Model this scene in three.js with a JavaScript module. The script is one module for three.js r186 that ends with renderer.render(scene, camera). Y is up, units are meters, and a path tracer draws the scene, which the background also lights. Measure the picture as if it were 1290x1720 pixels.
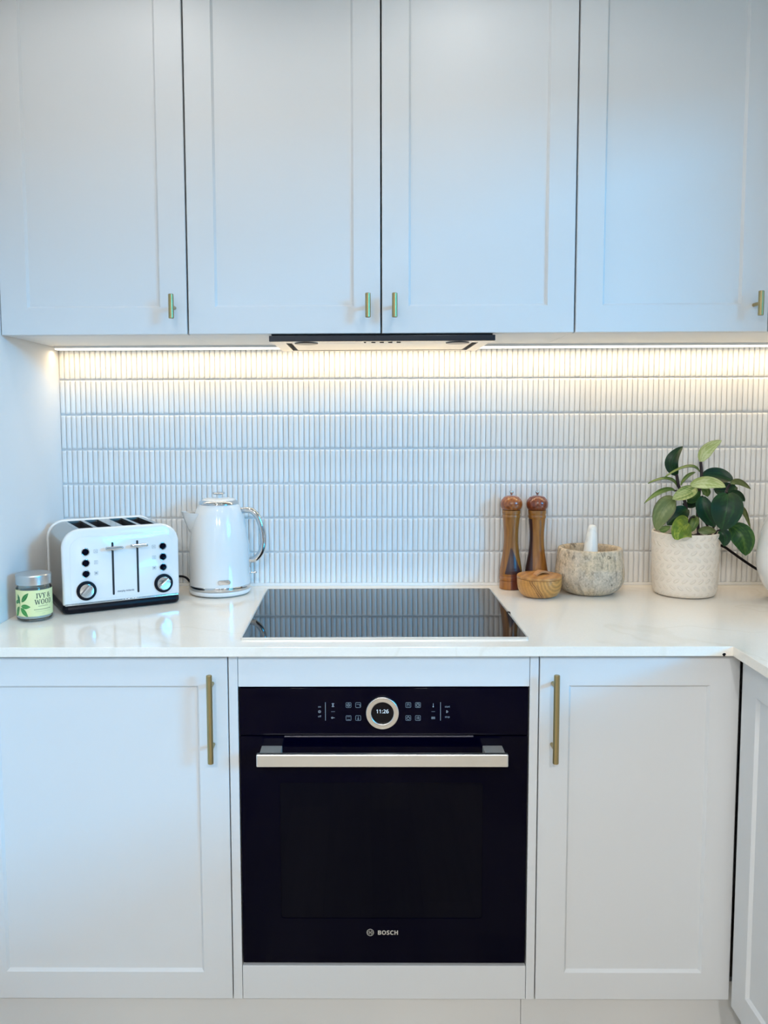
import * as THREE from 'three';
import { mergeGeometries, mergeVertices, toCreasedNormals } from 'three/addons/utils/BufferGeometryUtils.js';
import { RoundedBoxGeometry } from 'three/addons/geometries/RoundedBoxGeometry.js';
import { RectAreaLightUniformsLib } from 'three/addons/lights/RectAreaLightUniformsLib.js';
import { FontLoader } from 'three/addons/loaders/FontLoader.js';
import { TextGeometry } from 'three/addons/geometries/TextGeometry.js';

// ------------------------------------------------------------------ camera, light, exposure
const scene = new THREE.Scene();
const W = 1290, H = 1720, FOCAL = 1399.5;
const camera = new THREE.PerspectiveCamera(2 * Math.atan(H / 2 / FOCAL) * 180 / Math.PI, W / H, 0.05, 60);
camera.position.set(-0.0271, 1.3594, 2.2752);
camera.rotation.set(-0.0826, 0.0094, -0.0041, 'YXZ');
camera.setViewOffset(W, H, 50.3, 40.8, W, H);            // the photograph is cropped a little off the lens axis
camera.updateProjectionMatrix();
scene.add(camera);
scene.background = new THREE.Color(0x9fc4e8);            // sky outside, behind the closed rooms

const renderer = new THREE.WebGLRenderer({ antialias: true });
renderer.toneMapping = THREE.LinearToneMapping;
renderer.toneMappingExposure = 1.0;
renderer.shadowMap.enabled = true;
RectAreaLightUniformsLib.init();

// daylight: high window of the living room beyond the servery opening
const DAY = { x: 6.0, y: 2.9, z: 5.5, w: 2.3, h: 1.05 };
const day = new THREE.RectAreaLight(new THREE.Color().setRGB(0.01, 0.48, 1.0), 60, DAY.w, DAY.h);
day.position.set(DAY.x - 0.03, DAY.y, DAY.z); day.lookAt(DAY.x - 2, DAY.y, DAY.z); scene.add(day);
// warm LED strip under the wall cabinets
const LEDX0 = -0.838, LEDX1 = 1.33;
const led = new THREE.RectAreaLight(new THREE.Color().setRGB(1.0, 0.745, 0.44), 30, LEDX1 - LEDX0, 0.012);
led.position.set((LEDX0 + LEDX1) / 2, 1.5425, 0.052); led.rotation.x = -Math.PI / 2; scene.add(led);
// ceiling downlights; the rear pair is turned up, the front ones are dimmed
const DOWN = [[-0.55, 0.86, 0.55], [0.24, 0.86, 0.55], [-0.45, 1.5, 0.6], [0.35, 1.5, 0.6], [-0.45, 3.75, 10.6], [0.35, 3.75, 10.6]];   // x, z, candela
const DOWN_COLOR = new THREE.Color().setRGB(0.985, 0.97, 0.955);
const CEIL = 2.5;

// ------------------------------------------------------------------ helpers
let seed = 7;
const rnd = () => { seed = (seed * 1664525 + 1013904223) >>> 0; return seed / 4294967296; };
const hash = (x, y) => { let n = Math.imul(x | 0, 374761393) + Math.imul(y | 0, 668265263); n = Math.imul(n ^ (n >>> 13), 1274126177); return ((n ^ (n >>> 16)) >>> 0) / 4294967296; };
const noise = (x, y) => {
  const xi = Math.floor(x), yi = Math.floor(y), fx = x - xi, fy = y - yi, u = fx * fx * (3 - 2 * fx), v = fy * fy * (3 - 2 * fy);
  return (hash(xi, yi) * (1 - u) + hash(xi + 1, yi) * u) * (1 - v) + (hash(xi, yi + 1) * (1 - u) + hash(xi + 1, yi + 1) * u) * v;
};
const fbm = (x, y, o = 4) => { let s = 0, a = 0.5, t = 0; for (let i = 0; i < o; i++) { s += a * noise(x, y); t += a; a *= 0.5; x = x * 2.03 + 17; y = y * 2.03 + 5; } return s / t; };
const clamp = (v, a = 0, b = 1) => Math.min(b, Math.max(a, v));
const smooth = (a, b, v) => { const t = clamp((v - a) / (b - a)); return t * t * (3 - 2 * t); };
const mix3 = (a, b, t) => [a[0] + (b[0] - a[0]) * t, a[1] + (b[1] - a[1]) * t, a[2] + (b[2] - a[2]) * t];
function tex(w, h, fn, srgb = true) {
  const d = new Uint8Array(w * h * 4);
  for (let j = 0; j < h; j++) for (let i = 0; i < w; i++) {
    const c = fn((i + 0.5) / w, (j + 0.5) / h), k = (j * w + i) * 4;
    d[k] = clamp(c[0], 0, 255); d[k + 1] = clamp(c[1], 0, 255); d[k + 2] = clamp(c[2], 0, 255); d[k + 3] = 255;
  }
  const t = new THREE.DataTexture(d, w, h, THREE.RGBAFormat);
  t.wrapS = t.wrapT = THREE.RepeatWrapping; t.magFilter = THREE.LinearFilter; t.minFilter = THREE.LinearFilter;
  if (srgb) t.colorSpace = THREE.SRGBColorSpace;
  t.needsUpdate = true; return t;
}
const grey = (w, h, fn) => tex(w, h, (u, v) => { const g = fn(u, v) * 255; return [g, g, g]; }, false);
function canvasTex(w, h, draw) {
  const c = document.createElement('canvas'); c.width = w; c.height = h;
  draw(c.getContext('2d'), w, h);
  const t = new THREE.CanvasTexture(c); t.colorSpace = THREE.SRGBColorSpace; t.magFilter = THREE.LinearFilter; return t;
}
const std = (o) => new THREE.MeshStandardMaterial(o);
const phy = (o) => new THREE.MeshPhysicalMaterial(o);
const lin = (r, g, b) => new THREE.Color().setRGB(r, g, b);

const taken = {};
const numbered = (n) => { const k = taken[n] = (taken[n] ?? -1) + 1; return k ? `${n}_${String(k).padStart(3, '0')}` : n; };
function thing(name, label, category, [x, y, z] = [0, 0, 0], turn = 0, group) {
  const o = new THREE.Group(); o.name = numbered(name); o.position.set(x, y, z); o.rotation.y = turn;
  o.userData = { label, category }; if (group) o.userData.group = group;
  scene.add(o); return o;
}
function part(parent, name, geo, mat, label) {
  const m = new THREE.Mesh(geo, mat); m.name = name; if (label) m.userData.label = label; parent.add(m); return m;
}
function solo(name, geo, mat, label, category, group) {
  const m = new THREE.Mesh(geo, mat); m.name = numbered(name); m.userData = { label, category }; if (group) m.userData.group = group; scene.add(m); return m;
}
function struct(name, geo, mat, label) {
  const m = new THREE.Mesh(geo, mat); m.name = name; m.userData = { kind: 'structure' }; if (label) m.userData.label = label; scene.add(m); return m;
}
// box from corner to corner
function box(x0, y0, z0, x1, y1, z1) { const g = new THREE.BoxGeometry(x1 - x0, y1 - y0, z1 - z0); g.translate((x0 + x1) / 2, (y0 + y1) / 2, (z0 + z1) / 2); return metric(g); }
function rbox(x0, y0, z0, x1, y1, z1, r = 0.002, s = 2) { const g = new RoundedBoxGeometry(x1 - x0, y1 - y0, z1 - z0, s, r); g.translate((x0 + x1) / 2, (y0 + y1) / 2, (z0 + z1) / 2); return metric(g); }
// uv in metres from the dominant axis of each normal
function metric(g) {
  const p = g.attributes.position, n = g.attributes.normal, uv = new Float32Array(p.count * 2);
  for (let i = 0; i < p.count; i++) {
    const ax = Math.abs(n.getX(i)), ay = Math.abs(n.getY(i)), az = Math.abs(n.getZ(i));
    const [u, v] = ax > ay && ax > az ? [p.getZ(i), p.getY(i)] : ay > az ? [p.getX(i), p.getZ(i)] : [p.getX(i), p.getY(i)];
    uv[i * 2] = u; uv[i * 2 + 1] = v;
  }
  g.setAttribute('uv', new THREE.BufferAttribute(uv, 2)); return g;
}
const merge = (a) => mergeGeometries(a.map((g) => (g.index ? g.toNonIndexed() : g)));
// revolve a profile [[r, y], ...]; u = 0.5 faces +z, v = height over total height; corner points may be doubled for a crease
function lathe(pts, seg = 48) {
  const g = new THREE.LatheGeometry(pts.map(([r, y]) => new THREE.Vector2(Math.max(r, 0.00001), y)), seg, Math.PI);
  const p = g.attributes.position, uv = g.attributes.uv, y0 = Math.min(...pts.map((q) => q[1])), y1 = Math.max(...pts.map((q) => q[1]));
  for (let i = 0; i < p.count; i++) uv.setY(i, (p.getY(i) - y0) / (y1 - y0));
  return g;
}
const spl = (pts, n) => { // smooth 2D profile through points
  const c = new THREE.CatmullRomCurve3(pts.map(([r, y]) => new THREE.Vector3(r, y, 0)), false, 'centripetal');
  return c.getPoints(n).map((p) => [p.x, p.y]);
};
function tube(pts, r, seg = 40, rs = 12, closed = false) {
  const c = new THREE.CatmullRomCurve3(pts.map((p) => new THREE.Vector3(...p)), closed, 'centripetal');
  return new THREE.TubeGeometry(c, seg, r, rs, closed);
}
function rod(a, b, r, rs = 16) {   // capped straight bar with a small chamfer
  const A = new THREE.Vector3(...a), B = new THREE.Vector3(...b), L = A.distanceTo(B), c = Math.min(r * 0.2, 0.001);
  const g = new THREE.LatheGeometry([[0, 0], [r - c, 0], [r - c, 0], [r, c], [r, c], [r, L - c], [r, L - c], [r - c, L], [r - c, L], [0, L]].map(([x, y]) => new THREE.Vector2(x, y)), rs);
  g.applyQuaternion(new THREE.Quaternion().setFromUnitVectors(new THREE.Vector3(0, 1, 0), B.clone().sub(A).normalize())); g.translate(A.x, A.y, A.z);
  return g;
}
function rrect(x0, y0, x1, y1, r) {
  const s = new THREE.Shape(); const [a, b, c, d] = Array.isArray(r) ? r : [r, r, r, r];   // bl, br, tr, tl
  s.moveTo(x0 + a, y0); s.lineTo(x1 - b, y0); if (b) s.absarc(x1 - b, y0 + b, b, -Math.PI / 2, 0); s.lineTo(x1, y1 - c); if (c) s.absarc(x1 - c, y1 - c, c, 0, Math.PI / 2);
  s.lineTo(x0 + d, y1); if (d) s.absarc(x0 + d, y1 - d, d, Math.PI / 2, Math.PI); s.lineTo(x0, y0 + a); if (a) s.absarc(x0 + a, y0 + a, a, Math.PI, Math.PI * 1.5);
  return s;
}
function extrude(shape, depth, bevel = 0, seg = 2, curve = 12) {
  return new THREE.ExtrudeGeometry(shape, { depth: depth - 2 * bevel, bevelEnabled: bevel > 0, bevelThickness: bevel, bevelSize: bevel, bevelOffset: -bevel, bevelSegments: seg, curveSegments: curve }).translate(0, 0, bevel);
}
// rings of nested rectangles: [inset, z] lists from the back edge to the centre
function shaker(w, h, t, stile = 0.06, cham = 0.005, deep = 0.0065, e = 0.0012) {
  const rings = [[0, 0], [0, t - e], [e, t], [stile, t], [stile + cham, t - deep]];
  const pos = [];
  const rect = ([i, z]) => [[-w / 2 + i, i, z], [w / 2 - i, i, z], [w / 2 - i, h - i, z], [-w / 2 + i, h - i, z]];
  const quad = (a, b, c, d) => pos.push(...a, ...b, ...c, ...a, ...c, ...d);
  for (let k = 0; k < rings.length - 1; k++) { const A = rect(rings[k]), B = rect(rings[k + 1]); for (let s = 0; s < 4; s++) quad(A[s], A[(s + 1) % 4], B[(s + 1) % 4], B[s]); }
  quad(...rect(rings[rings.length - 1])); const bk = rect(rings[0]); quad(bk[3], bk[2], bk[1], bk[0]);
  const g = new THREE.BufferGeometry(); g.setAttribute('position', new THREE.Float32BufferAttribute(pos, 3)); g.computeVertexNormals(); return metric(g);
}

// ------------------------------------------------------------------ materials
const paintBump = grey(256, 256, (u, v) => 0.5 + 0.5 * (fbm(u * 40, v * 40, 3) - 0.5));
paintBump.repeat.set(3, 3);
const M = {
  wall: std({ color: lin(0.80, 0.80, 0.79), roughness: 0.7 }),
  livingWall: std({ color: lin(0.28, 0.29, 0.31), roughness: 0.7 }),
  ceiling: std({ color: lin(0.84, 0.84, 0.83), roughness: 0.9 }),
  cabinet: phy({ color: lin(0.70, 0.712, 0.712), roughness: 0.42, bumpMap: paintBump, bumpScale: 0.00004 }),
  carcass: std({ color: lin(0.80, 0.79, 0.77), roughness: 0.5 }),
  kick: std({ color: lin(0.76, 0.76, 0.74), roughness: 0.5 }),
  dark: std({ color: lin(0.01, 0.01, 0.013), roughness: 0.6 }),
  brass: std({ color: lin(0.44, 0.345, 0.165), metalness: 1, roughness: 0.33 }),
  steel: std({ color: lin(0.80, 0.79, 0.76), metalness: 1, roughness: 0.36 }),
  chrome: std({ color: lin(0.60, 0.615, 0.63), metalness: 1, roughness: 0.06 }),
  blackGloss: phy({ color: lin(0.0006, 0.0006, 0.006), roughness: 0.05, specularIntensity: 0.14 }),
  blackPlastic: phy({ color: lin(0.004, 0.004, 0.008), roughness: 0.38, specularIntensity: 0.35 }),
  whiteGloss: phy({ color: lin(0.80, 0.81, 0.80), roughness: 0.12, clearcoat: 0.25, clearcoatRoughness: 0.04 }),
  silicone: std({ color: lin(0.85, 0.85, 0.83), roughness: 0.45 }),
};

// ------------------------------------------------------------------ room shell (kitchen)
const XL = -0.848, XR = 1.345, TH = 0.1;
const floorTex = tex(1024, 1024, (u, v) => {
  const row = Math.floor(u * 8), off = hash(row, 3), x = u * 8 - row, y = (v + off) % 1, tone = hash(row, Math.floor(y * 2)) * 0.16;
  const g = fbm(u * 90, v * 6 + row * 9, 4), k = 0.82 + tone + (g - 0.5) * 0.28, seam = x < 0.015 || (y * 2) % 1 < 0.004 ? 0.6 : 1;
  return [226 * k * seam, 212 * k * seam, 190 * k * seam];
});
const floorMat = std({ map: floorTex, roughness: 0.42 });
floorTex.repeat.set(0.9, 0.55);
struct('floor', box(XL - TH, -0.1, -TH, 6.3, 0, 8.3), floorMat, 'pale oak board floor');
struct('ceiling', box(XL - TH, CEIL, -TH, XR + TH, CEIL + 0.12, 4.4), M.ceiling, 'white kitchen ceiling');
struct('wall_left', box(XL - TH, 0, -TH, XL, CEIL, 4.4), M.wall, 'plain white wall beside the toaster');
struct('wall_front', box(XL, 0, 4.3, XR, CEIL, 4.4), std({ color: lin(0.16, 0.165, 0.18), roughness: 0.6 }), 'charcoal wall behind the camera');
// right wall with the servery opening above the return bench
const OPEN = { z0: 0.93, z1: 3.1, y0: 0.93, y1: 2.13 };
struct('wall_right', merge([box(XR, 0, -TH, XR + TH, CEIL, OPEN.z0), box(XR, 0, OPEN.z1, XR + TH, CEIL, 4.4), box(XR, 0, OPEN.z0, XR + TH, OPEN.y0, OPEN.z1), box(XR, OPEN.y1, OPEN.z0, XR + TH, CEIL, OPEN.z1)]), M.wall, 'white wall with a wide servery opening over the return bench');
// living room beyond
struct('ceiling_living_room', box(XR, 3.7, -1.0, 6.3, 3.8, 8.3), M.ceiling, 'higher ceiling of the living room');
struct('wall_living_back', box(XR + TH, 0, -1.1, 6.3, 3.8, -1.0), M.livingWall, 'grey living room wall');
struct('wall_living_front', box(XR, 0, 8.2, 6.3, 3.8, 8.3), M.livingWall, 'grey living room wall');
struct('wall_living_side', merge([box(XR, 0, 4.4, XR + TH, 3.8, 8.3), box(XR, CEIL + 0.12, -1.1, XR + TH, 3.8, 4.4), box(XR, 0, -1.1, XR + TH, CEIL + 0.12, -TH)]), M.livingWall, 'grey wall between kitchen and living room');
const wy0 = DAY.y - DAY.h / 2, wy1 = DAY.y + DAY.h / 2, wz0 = DAY.z - DAY.w / 2, wz1 = DAY.z + DAY.w / 2;
struct('wall_living_far', merge([box(6.02, 0, -1.1, 6.2, wy0, 8.3), box(6.02, wy1, -1.1, 6.2, 3.8, 8.3), box(6.02, wy0, -1.1, 6.2, wy1, wz0), box(6.02, wy0, wz1, 6.2, wy1, 8.3)]), M.livingWall, 'far living room wall with a high window');
{
  const win = new THREE.Group(); win.name = 'window_1'; win.userData = { kind: 'structure', label: 'high living room window full of blue daylight' }; scene.add(win);
  part(win, 'window_frame', merge([box(6.0, wy0, wz0, 6.05, wy0 + 0.03, wz1), box(6.0, wy1 - 0.03, wz0, 6.05, wy1, wz1), box(6.0, wy0, wz0, 6.05, wy1, wz0 + 0.03), box(6.0, wy0, wz1 - 0.03, 6.05, wy1, wz1)]), M.whiteGloss);
  part(win, 'window_pane_lit', box(6.03, wy0 + 0.03, wz0 + 0.03, 6.036, wy1 - 0.03, wz1 - 0.03), std({ color: 0x101820, emissive: lin(0.3, 0.6, 1.0), emissiveIntensity: 2.0, roughness: 0.2 }));
}

// ------------------------------------------------------------------ tiled back wall: slim domed finger tiles in stacked rows
const TP = 0.01412, TROW = 0.0947, T0 = 0.8994, TTOP = 1.5505;
const wallBack = struct('wall_back', merge([box(XL - TH, 0, -TH, XR + TH, CEIL, 0)]), std({ color: lin(0.78, 0.78, 0.77), roughness: 0.85 }), 'back wall clad in slim stacked white finger tiles');
{
  const tileGeo = (w, h) => {
    const hw = w / 2, hh = h / 2, xs = [[-hw, 0.0008], [-hw + 0.0013, 0.0036], [0, 0.0050], [hw - 0.0013, 0.0036], [hw, 0.0008]], ys = [[-hh, 0.15], [-hh + 0.0018, 0.72], [-hh + 0.006, 1], [hh - 0.006, 1], [hh - 0.0018, 0.72], [hh, 0.15]];
    const pos = [], idx = [];
    for (const [y, s] of ys) for (const [x, z] of xs) pos.push(x, y, z * s);
    for (let j = 0; j < ys.length - 1; j++) for (let i = 0; i < xs.length - 1; i++) { const a = j * 5 + i; idx.push(a, a + 1, a + 6, a, a + 6, a + 5); }
    const g = new THREE.BufferGeometry(); g.setAttribute('position', new THREE.Float32BufferAttribute(pos, 3)); g.setIndex(idx); g.computeVertexNormals(); return g;
  };
  const tone = [0.985, 1.0, 0.965, 1.012].map((k) => phy({ color: lin(0.86 * k, 0.87 * k, 0.86 * k), roughness: 0.24, specularIntensity: 0.9 }));
  const full = tileGeo(TP - 0.0007, TROW - 0.0032), last = tileGeo(TP - 0.0007, TTOP - (T0 + 6 * TROW) - 0.002), first = tileGeo(TP - 0.0007, TROW - 0.008);
  const all = [];
  const n = Math.floor((XR - XL) / TP);
  for (let r = 0; r < 7; r++) for (let c = 0; c < n; c++) {
    const x = XL + (c + 0.5) * TP, y0 = T0 + r * TROW, y = r === 6 ? (y0 + TTOP) / 2 : r === 0 ? y0 + TROW / 2 + 0.003 : y0 + TROW / 2;
    all.push({ x: x + (rnd() - 0.5) * 0.0004, y: y + (rnd() - 0.5) * 0.0008, geo: r === 6 ? last : r === 0 ? first : full, t: Math.floor(rnd() * 4), tilt: (rnd() - 0.5) * 0.012, lean: (rnd() - 0.5) * 0.05, d: Math.hypot(x + 0.03, y - 1.3) });
  }
  all.sort((a, b) => a.d - b.d);
  all.slice(0, 300).forEach((t, i) => {
    const m = part(wallBack, i ? `tile_${String(i).padStart(3, '0')}` : 'tile', t.geo, tone[t.t]); m.position.set(t.x, t.y, 0.0004); m.rotation.set(0, t.lean, t.tilt);
  });
  const rest = [], cols = [];
  const o = new THREE.Object3D();
  for (const t of all.slice(300)) {
    o.position.set(t.x, t.y, 0.0004); o.rotation.set(0, t.lean, t.tilt); o.updateMatrix();
    const g = t.geo.clone().applyMatrix4(o.matrix), k = [0.985, 1.0, 0.965, 1.012][t.t], cnt = g.attributes.position.count, a = new Float32Array(cnt * 3);
    for (let i = 0; i < cnt; i++) { a[i * 3] = 0.86 * k; a[i * 3 + 1] = 0.87 * k; a[i * 3 + 2] = 0.86 * k; }
    g.setAttribute('color', new THREE.BufferAttribute(a, 3)); rest.push(g);
  }
  const m = part(wallBack, 'outer_tiles', mergeGeometries(rest), phy({ vertexColors: true, roughness: 0.24, specularIntensity: 0.9 }), 'remaining white finger tiles toward the sides');
  m.userData.kind = 'stuff';
  part(wallBack, 'silicone_bead', rbox(XL, 0.8995, -0.002, XR, 0.9075, 0.0075, 0.002), M.silicone, 'white silicone bead along the benchtop');
}

// ------------------------------------------------------------------ handles
function makeDoor(parent, x0, x1, y0, y1, z, handleX, hy0, hy1, posts, name = 'door', label) {
  const d = part(parent, name, shaker(x1 - x0, y1 - y0, 0.0195), M.cabinet, label);
  d.position.set((x0 + x1) / 2, y0, z - 0.0195);
  if (handleX !== undefined) {
    const cx = (x0 + x1) / 2, zc = 0.0195 + 0.034, hx = handleX - cx;
    part(d, 'handle', merge([rod([hx, hy0 - y0, zc], [hx, hy1 - y0, zc], 0.006, 20), ...posts.map((py) => rod([hx, py - y0, 0.018], [hx, py - y0, zc - 0.001], 0.0042, 12))]), M.brass, 'brushed brass bar handle');
  }
  return d;
}

// ------------------------------------------------------------------ wall cabinets
const ZU = 0.3634, YC = 1.5532, YT = 2.488;
function wallCabinet(label, x0, x1, doors) {
  const g = thing('wall_cabinet', label, 'cabinet', [0, 0, 0], 0, 'white wall cabinets above the tiles');
  const zb = ZU - 0.034, t = 0.016;
  part(g, 'carcass', merge([box(x0, YC, 0.001, x1, YC + t, zb), box(x0, YT - t, 0.001, x1, YT, zb), box(x0, YC + t, 0.001, x0 + t, YT - t, zb), box(x1 - t, YC + t, 0.001, x1, YT - t, zb), box(x0 + t, YC + t, 0.001, x1 - t, YT - t, 0.008)]), M.carcass);
  for (const [a, b, hx] of doors) makeDoor(g, a, b, YC - 0.001, YT, ZU, hx, 1.5838, 1.6375, [1.611]);
  return g;
}
const wcL = wallCabinet('white shaker wall cabinet with one door at the left wall, above the toaster', -0.846, -0.4207, [[-0.846, -0.4227, -0.4505]]);
const wcM = wallCabinet('white shaker double-door wall cabinet over the range hood', -0.4202, 0.4547, [[-0.4187, 0.0162, -0.0123], [0.0198, 0.4533, 0.0472]]);
const wcR = wallCabinet('white shaker wall cabinet on the right, above the plant', 0.4557, 1.343, [[0.4572, 0.8893, 0.857], [0.8927, 1.343, 0.925]]);

// ------------------------------------------------------------------ LED strip
{
  const g = thing('led_strip_light', 'slim warm LED strip along the underside of the wall cabinets', 'light');
  part(g, 'profile', box(LEDX0, 1.5475, 0.028, LEDX1, 1.5530, 0.066), std({ color: lin(0.8, 0.8, 0.78), roughness: 0.4 }));
  part(g, 'led_diffuser', rbox(LEDX0 + 0.002, 1.5440, 0.034, LEDX1 - 0.002, 1.5478, 0.063, 0.001), std({ color: 0xffffff, emissive: lin(1.0, 0.92, 0.78), emissiveIntensity: 1.6, roughness: 0.6 }), 'glowing white diffuser');
}

// ------------------------------------------------------------------ range hood
{
  const g = thing('range_hood', 'slim slide-out range hood under the middle wall cabinet', 'range hood');
  const x0 = -0.2367, x1 = 0.2763, yb = 1.5365;
  const hoodMat = std({ color: lin(0.62, 0.60, 0.57), metalness: 0.9, roughness: 0.32 });
  // underside tray with a recessed filter opening
  const fr = rrect(x0 + 0.002, -0.352, x1 - 0.002, -0.062, 0.003); const hole = rrect(-0.205, -0.298, 0.247, -0.082, 0.002); fr.holes.push(new THREE.Path(hole.getPoints(4)));
  const tray = extrude(fr, 0.012, 0.0006, 1, 4); tray.rotateX(-Math.PI / 2); tray.scale(1, 1, 1); // shape y = -z
  tray.translate(0, yb, 0); part(g, 'tray', tray, hoodMat);
  part(g, 'housing', box(x0 + 0.004, 1.5480, 0.066, x1 - 0.004, 1.5528, 0.35), M.dark);
  const fl = part(g, 'filter', rbox(-0.192, yb + 0.0006, 0.092, 0.234, yb + 0.005, 0.290, 0.0015), hoodMat, 'pale metal grease filter');
  part(g, 'front_lip', rbox(x0, 1.5345, 0.350, x1, 1.5478, 0.3655, 0.0012), phy({ color: lin(0.008, 0.014, 0.022), roughness: 0.15 }), 'black glossy front edge');
  for (const lx of [-0.155, 0.196]) {
    const lm = part(g, 'lamp', lathe([[0, -0.004], [0.027, -0.004], [0.027, -0.004], [0.028, 0.001], [0.028, 0.001], [0, 0.001]], 32), std({ color: lin(0.02, 0.022, 0.025), roughness: 0.3 }), 'unlit round hood lamp'); lm.position.set(lx, yb, 0.319);
    part(lm, 'lamp_rim', new THREE.TorusGeometry(0.0285, 0.0018, 8, 32).rotateX(Math.PI / 2), M.steel);
  }
  for (let i = 0; i < 5; i++) part(g, 'button', rbox(-0.0188 + i * 0.0196 - (i ? 0.005 : 0.0025), yb - 0.002, 0.3145, -0.0188 + i * 0.0196 + (i ? 0.005 : 0.0025), yb + 0.001, 0.3205, 0.001), M.blackPlastic, i ? undefined : 'small indicator');
}

// ------------------------------------------------------------------ base cabinets
const ZO = 0.603, DT = 0.8728, DB = 0.132;
const zBody = ZO - 0.0225;
function carcass(x0, x1, z0 = 0.01, z1 = zBody, y0 = DB + 0.004, y1 = 0.879) {
  const t = 0.016;
  return merge([box(x0, y0, z0, x1, y0 + t, z1), box(x0, y1 - t, z0, x1, y1, z1), box(x0, y0 + t, z0, x0 + t, y1 - t, z1), box(x1 - t, y0 + t, z0, x1, y1 - t, z1), box(x0 + t, y0 + t, z0, x1 - t, y1 - t, z0 + 0.006)]);
}
{
  const g = thing('base_cabinet', 'white shaker base cabinet with a brass handle, left of the oven', 'cabinet', [0, 0, 0], 0, 'white base cabinets under the benchtop');
  part(g, 'carcass', carcass(XL + 0.002, -0.303), M.dark);
  makeDoor(g, XL + 0.003, -0.3048, DB, DT, ZO, -0.3362, 0.6615, 0.8455, [0.689, 0.818]);
}
{
  const g = thing('base_cabinet', 'white shaker base cabinet with a brass handle, right of the oven', 'cabinet', [0, 0, 0], 0, 'white base cabinets under the benchtop');
  part(g, 'carcass', carcass(0.3345, 0.742), M.dark);
  makeDoor(g, 0.3362, 0.7448, DB, DT, ZO, 0.3632, 0.6615, 0.8450, [0.689, 0.818]);
}
{
  const g = thing('oven_housing', 'white panels framing the built-in oven', 'cabinet');
  part(g, 'side_panel', rbox(-0.3025, DB, 0.02, -0.2838, 0.879, ZO, 0.001, 1), M.cabinet);
  part(g, 'side_panel', rbox(0.3160, DB, 0.02, 0.3338, 0.879, ZO, 0.001, 1), M.cabinet);
  part(g, 'top_panel', rbox(-0.2830, 0.8105, 0.50, 0.3152, 0.879, ZO - 0.0005, 0.001, 1), M.cabinet);
  part(g, 'bottom_panel', rbox(-0.2830, DB, 0.02, 0.3152, 0.2062, ZO - 0.0005, 0.0012, 1), M.cabinet);
}
{ // return run: faces -x
  const XF = 0.7405;
  const g = thing('base_cabinet', 'white shaker base cabinet of the return at the right edge', 'cabinet', [0, 0, 0], 0, 'white base cabinets under the benchtop');
  const t = 0.016, z0 = 0.63, z1 = 2.55, x0 = XF + 0.0225, x1 = XR - 0.004;
  part(g, 'carcass', merge([box(x0, DB, z0, x1, DB + t, z1), box(x0, 0.863, z0, x1, 0.879, z1), box(x0, DB + t, z0, x1, 0.863, z0 + t), box(x0, DB + t, z1 - t, x1, 0.863, z1), box(x1 - 0.006, DB + t, z0 + t, x1, 0.863, z1 - t)]), M.dark);
  for (const [a, b] of [[0.622, 1.10], [1.103, 1.58], [1.583, 2.06], [2.063, 2.55]]) {
    const d = part(g, 'door', shaker(b - a, DT - DB, 0.0195), M.cabinet); d.position.set(XF + 0.0195, DB, (a + b) / 2); d.rotation.y = -Math.PI / 2;
  }
}
struct('trim_1', rbox(XL + 0.001, 0, 0.525, 0.318, 0.130, 0.541, 0.001, 1), M.kick, 'white kickboard below the base cabinets');
struct('trim_2', rbox(0.3188, 0, 0.525, 0.815, 0.130, 0.541, 0.001, 1), M.kick, 'white kickboard below the right base cabinet');
struct('trim_3', rbox(0.800, 0, 0.5425, 0.816, 0.130, 2.5, 0.001, 1), M.kick, 'white kickboard below the return');

// ------------------------------------------------------------------ benchtop
const ZE = 0.6257, XE = 0.7183, BT = 0.9;
{
  const s = new THREE.Shape(); const zEnd = 2.62;
  s.moveTo(XL + 0.001, -0.001); s.lineTo(XL + 0.001, -ZE); s.lineTo(XE, -ZE); s.lineTo(XE, -zEnd); s.lineTo(XR - 0.002, -zEnd); s.lineTo(XR - 0.002, -0.001);
  const g = new THREE.ExtrudeGeometry(s, { depth: 0.02 - 0.002, bevelEnabled: true, bevelThickness: 0.001, bevelSize: 0.001, bevelOffset: -0.001, bevelSegments: 2 });
  g.rotateX(-Math.PI / 2); g.translate(0, BT - 0.019, 0); g.computeVertexNormals(); metric(g);
  const vein = tex(1024, 1024, (u, v) => {
    const w = fbm(u * 5, v * 5, 4), a = Math.abs(fbm(u * 4 + w * 1.6, v * 3 + w, 4) - 0.5), line = 1 - smooth(0.0, 0.022, a), cloud = fbm(u * 7 + 9, v * 7, 4) - 0.5, fine = noise(u * 512, v * 512) - 0.5;
    return [244 + cloud * 8 + fine * 4 - line * 5, 237 + cloud * 8 + fine * 4 - line * 6, 225 + cloud * 9 + fine * 4 - line * 8];
  });
  vein.repeat.set(0.9, 0.9);
  const b = solo('benchtop', g, phy({ map: vein, roughness: 0.13, specularIntensity: 0.95 }), 'white L-shaped stone benchtop with faint warm veins', 'benchtop');
  // small dark fleck on the front edge near the inner corner
  const f = new THREE.IcosahedronGeometry(0.0028, 1), p = f.attributes.position; for (let i = 0; i < p.count; i++) { const k = 0.7 + 0.7 * noise(p.getX(i) * 900, p.getY(i) * 900 + p.getZ(i) * 500); p.setXYZ(i, p.getX(i) * k * 1.2, p.getY(i) * k, p.getZ(i) * k * 0.35); } f.computeVertexNormals(); f.translate(0.7005, 0.8835, ZE);
  part(b, 'fleck', f, M.blackPlastic, 'tiny dark fleck on the stone edge');
}

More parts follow.
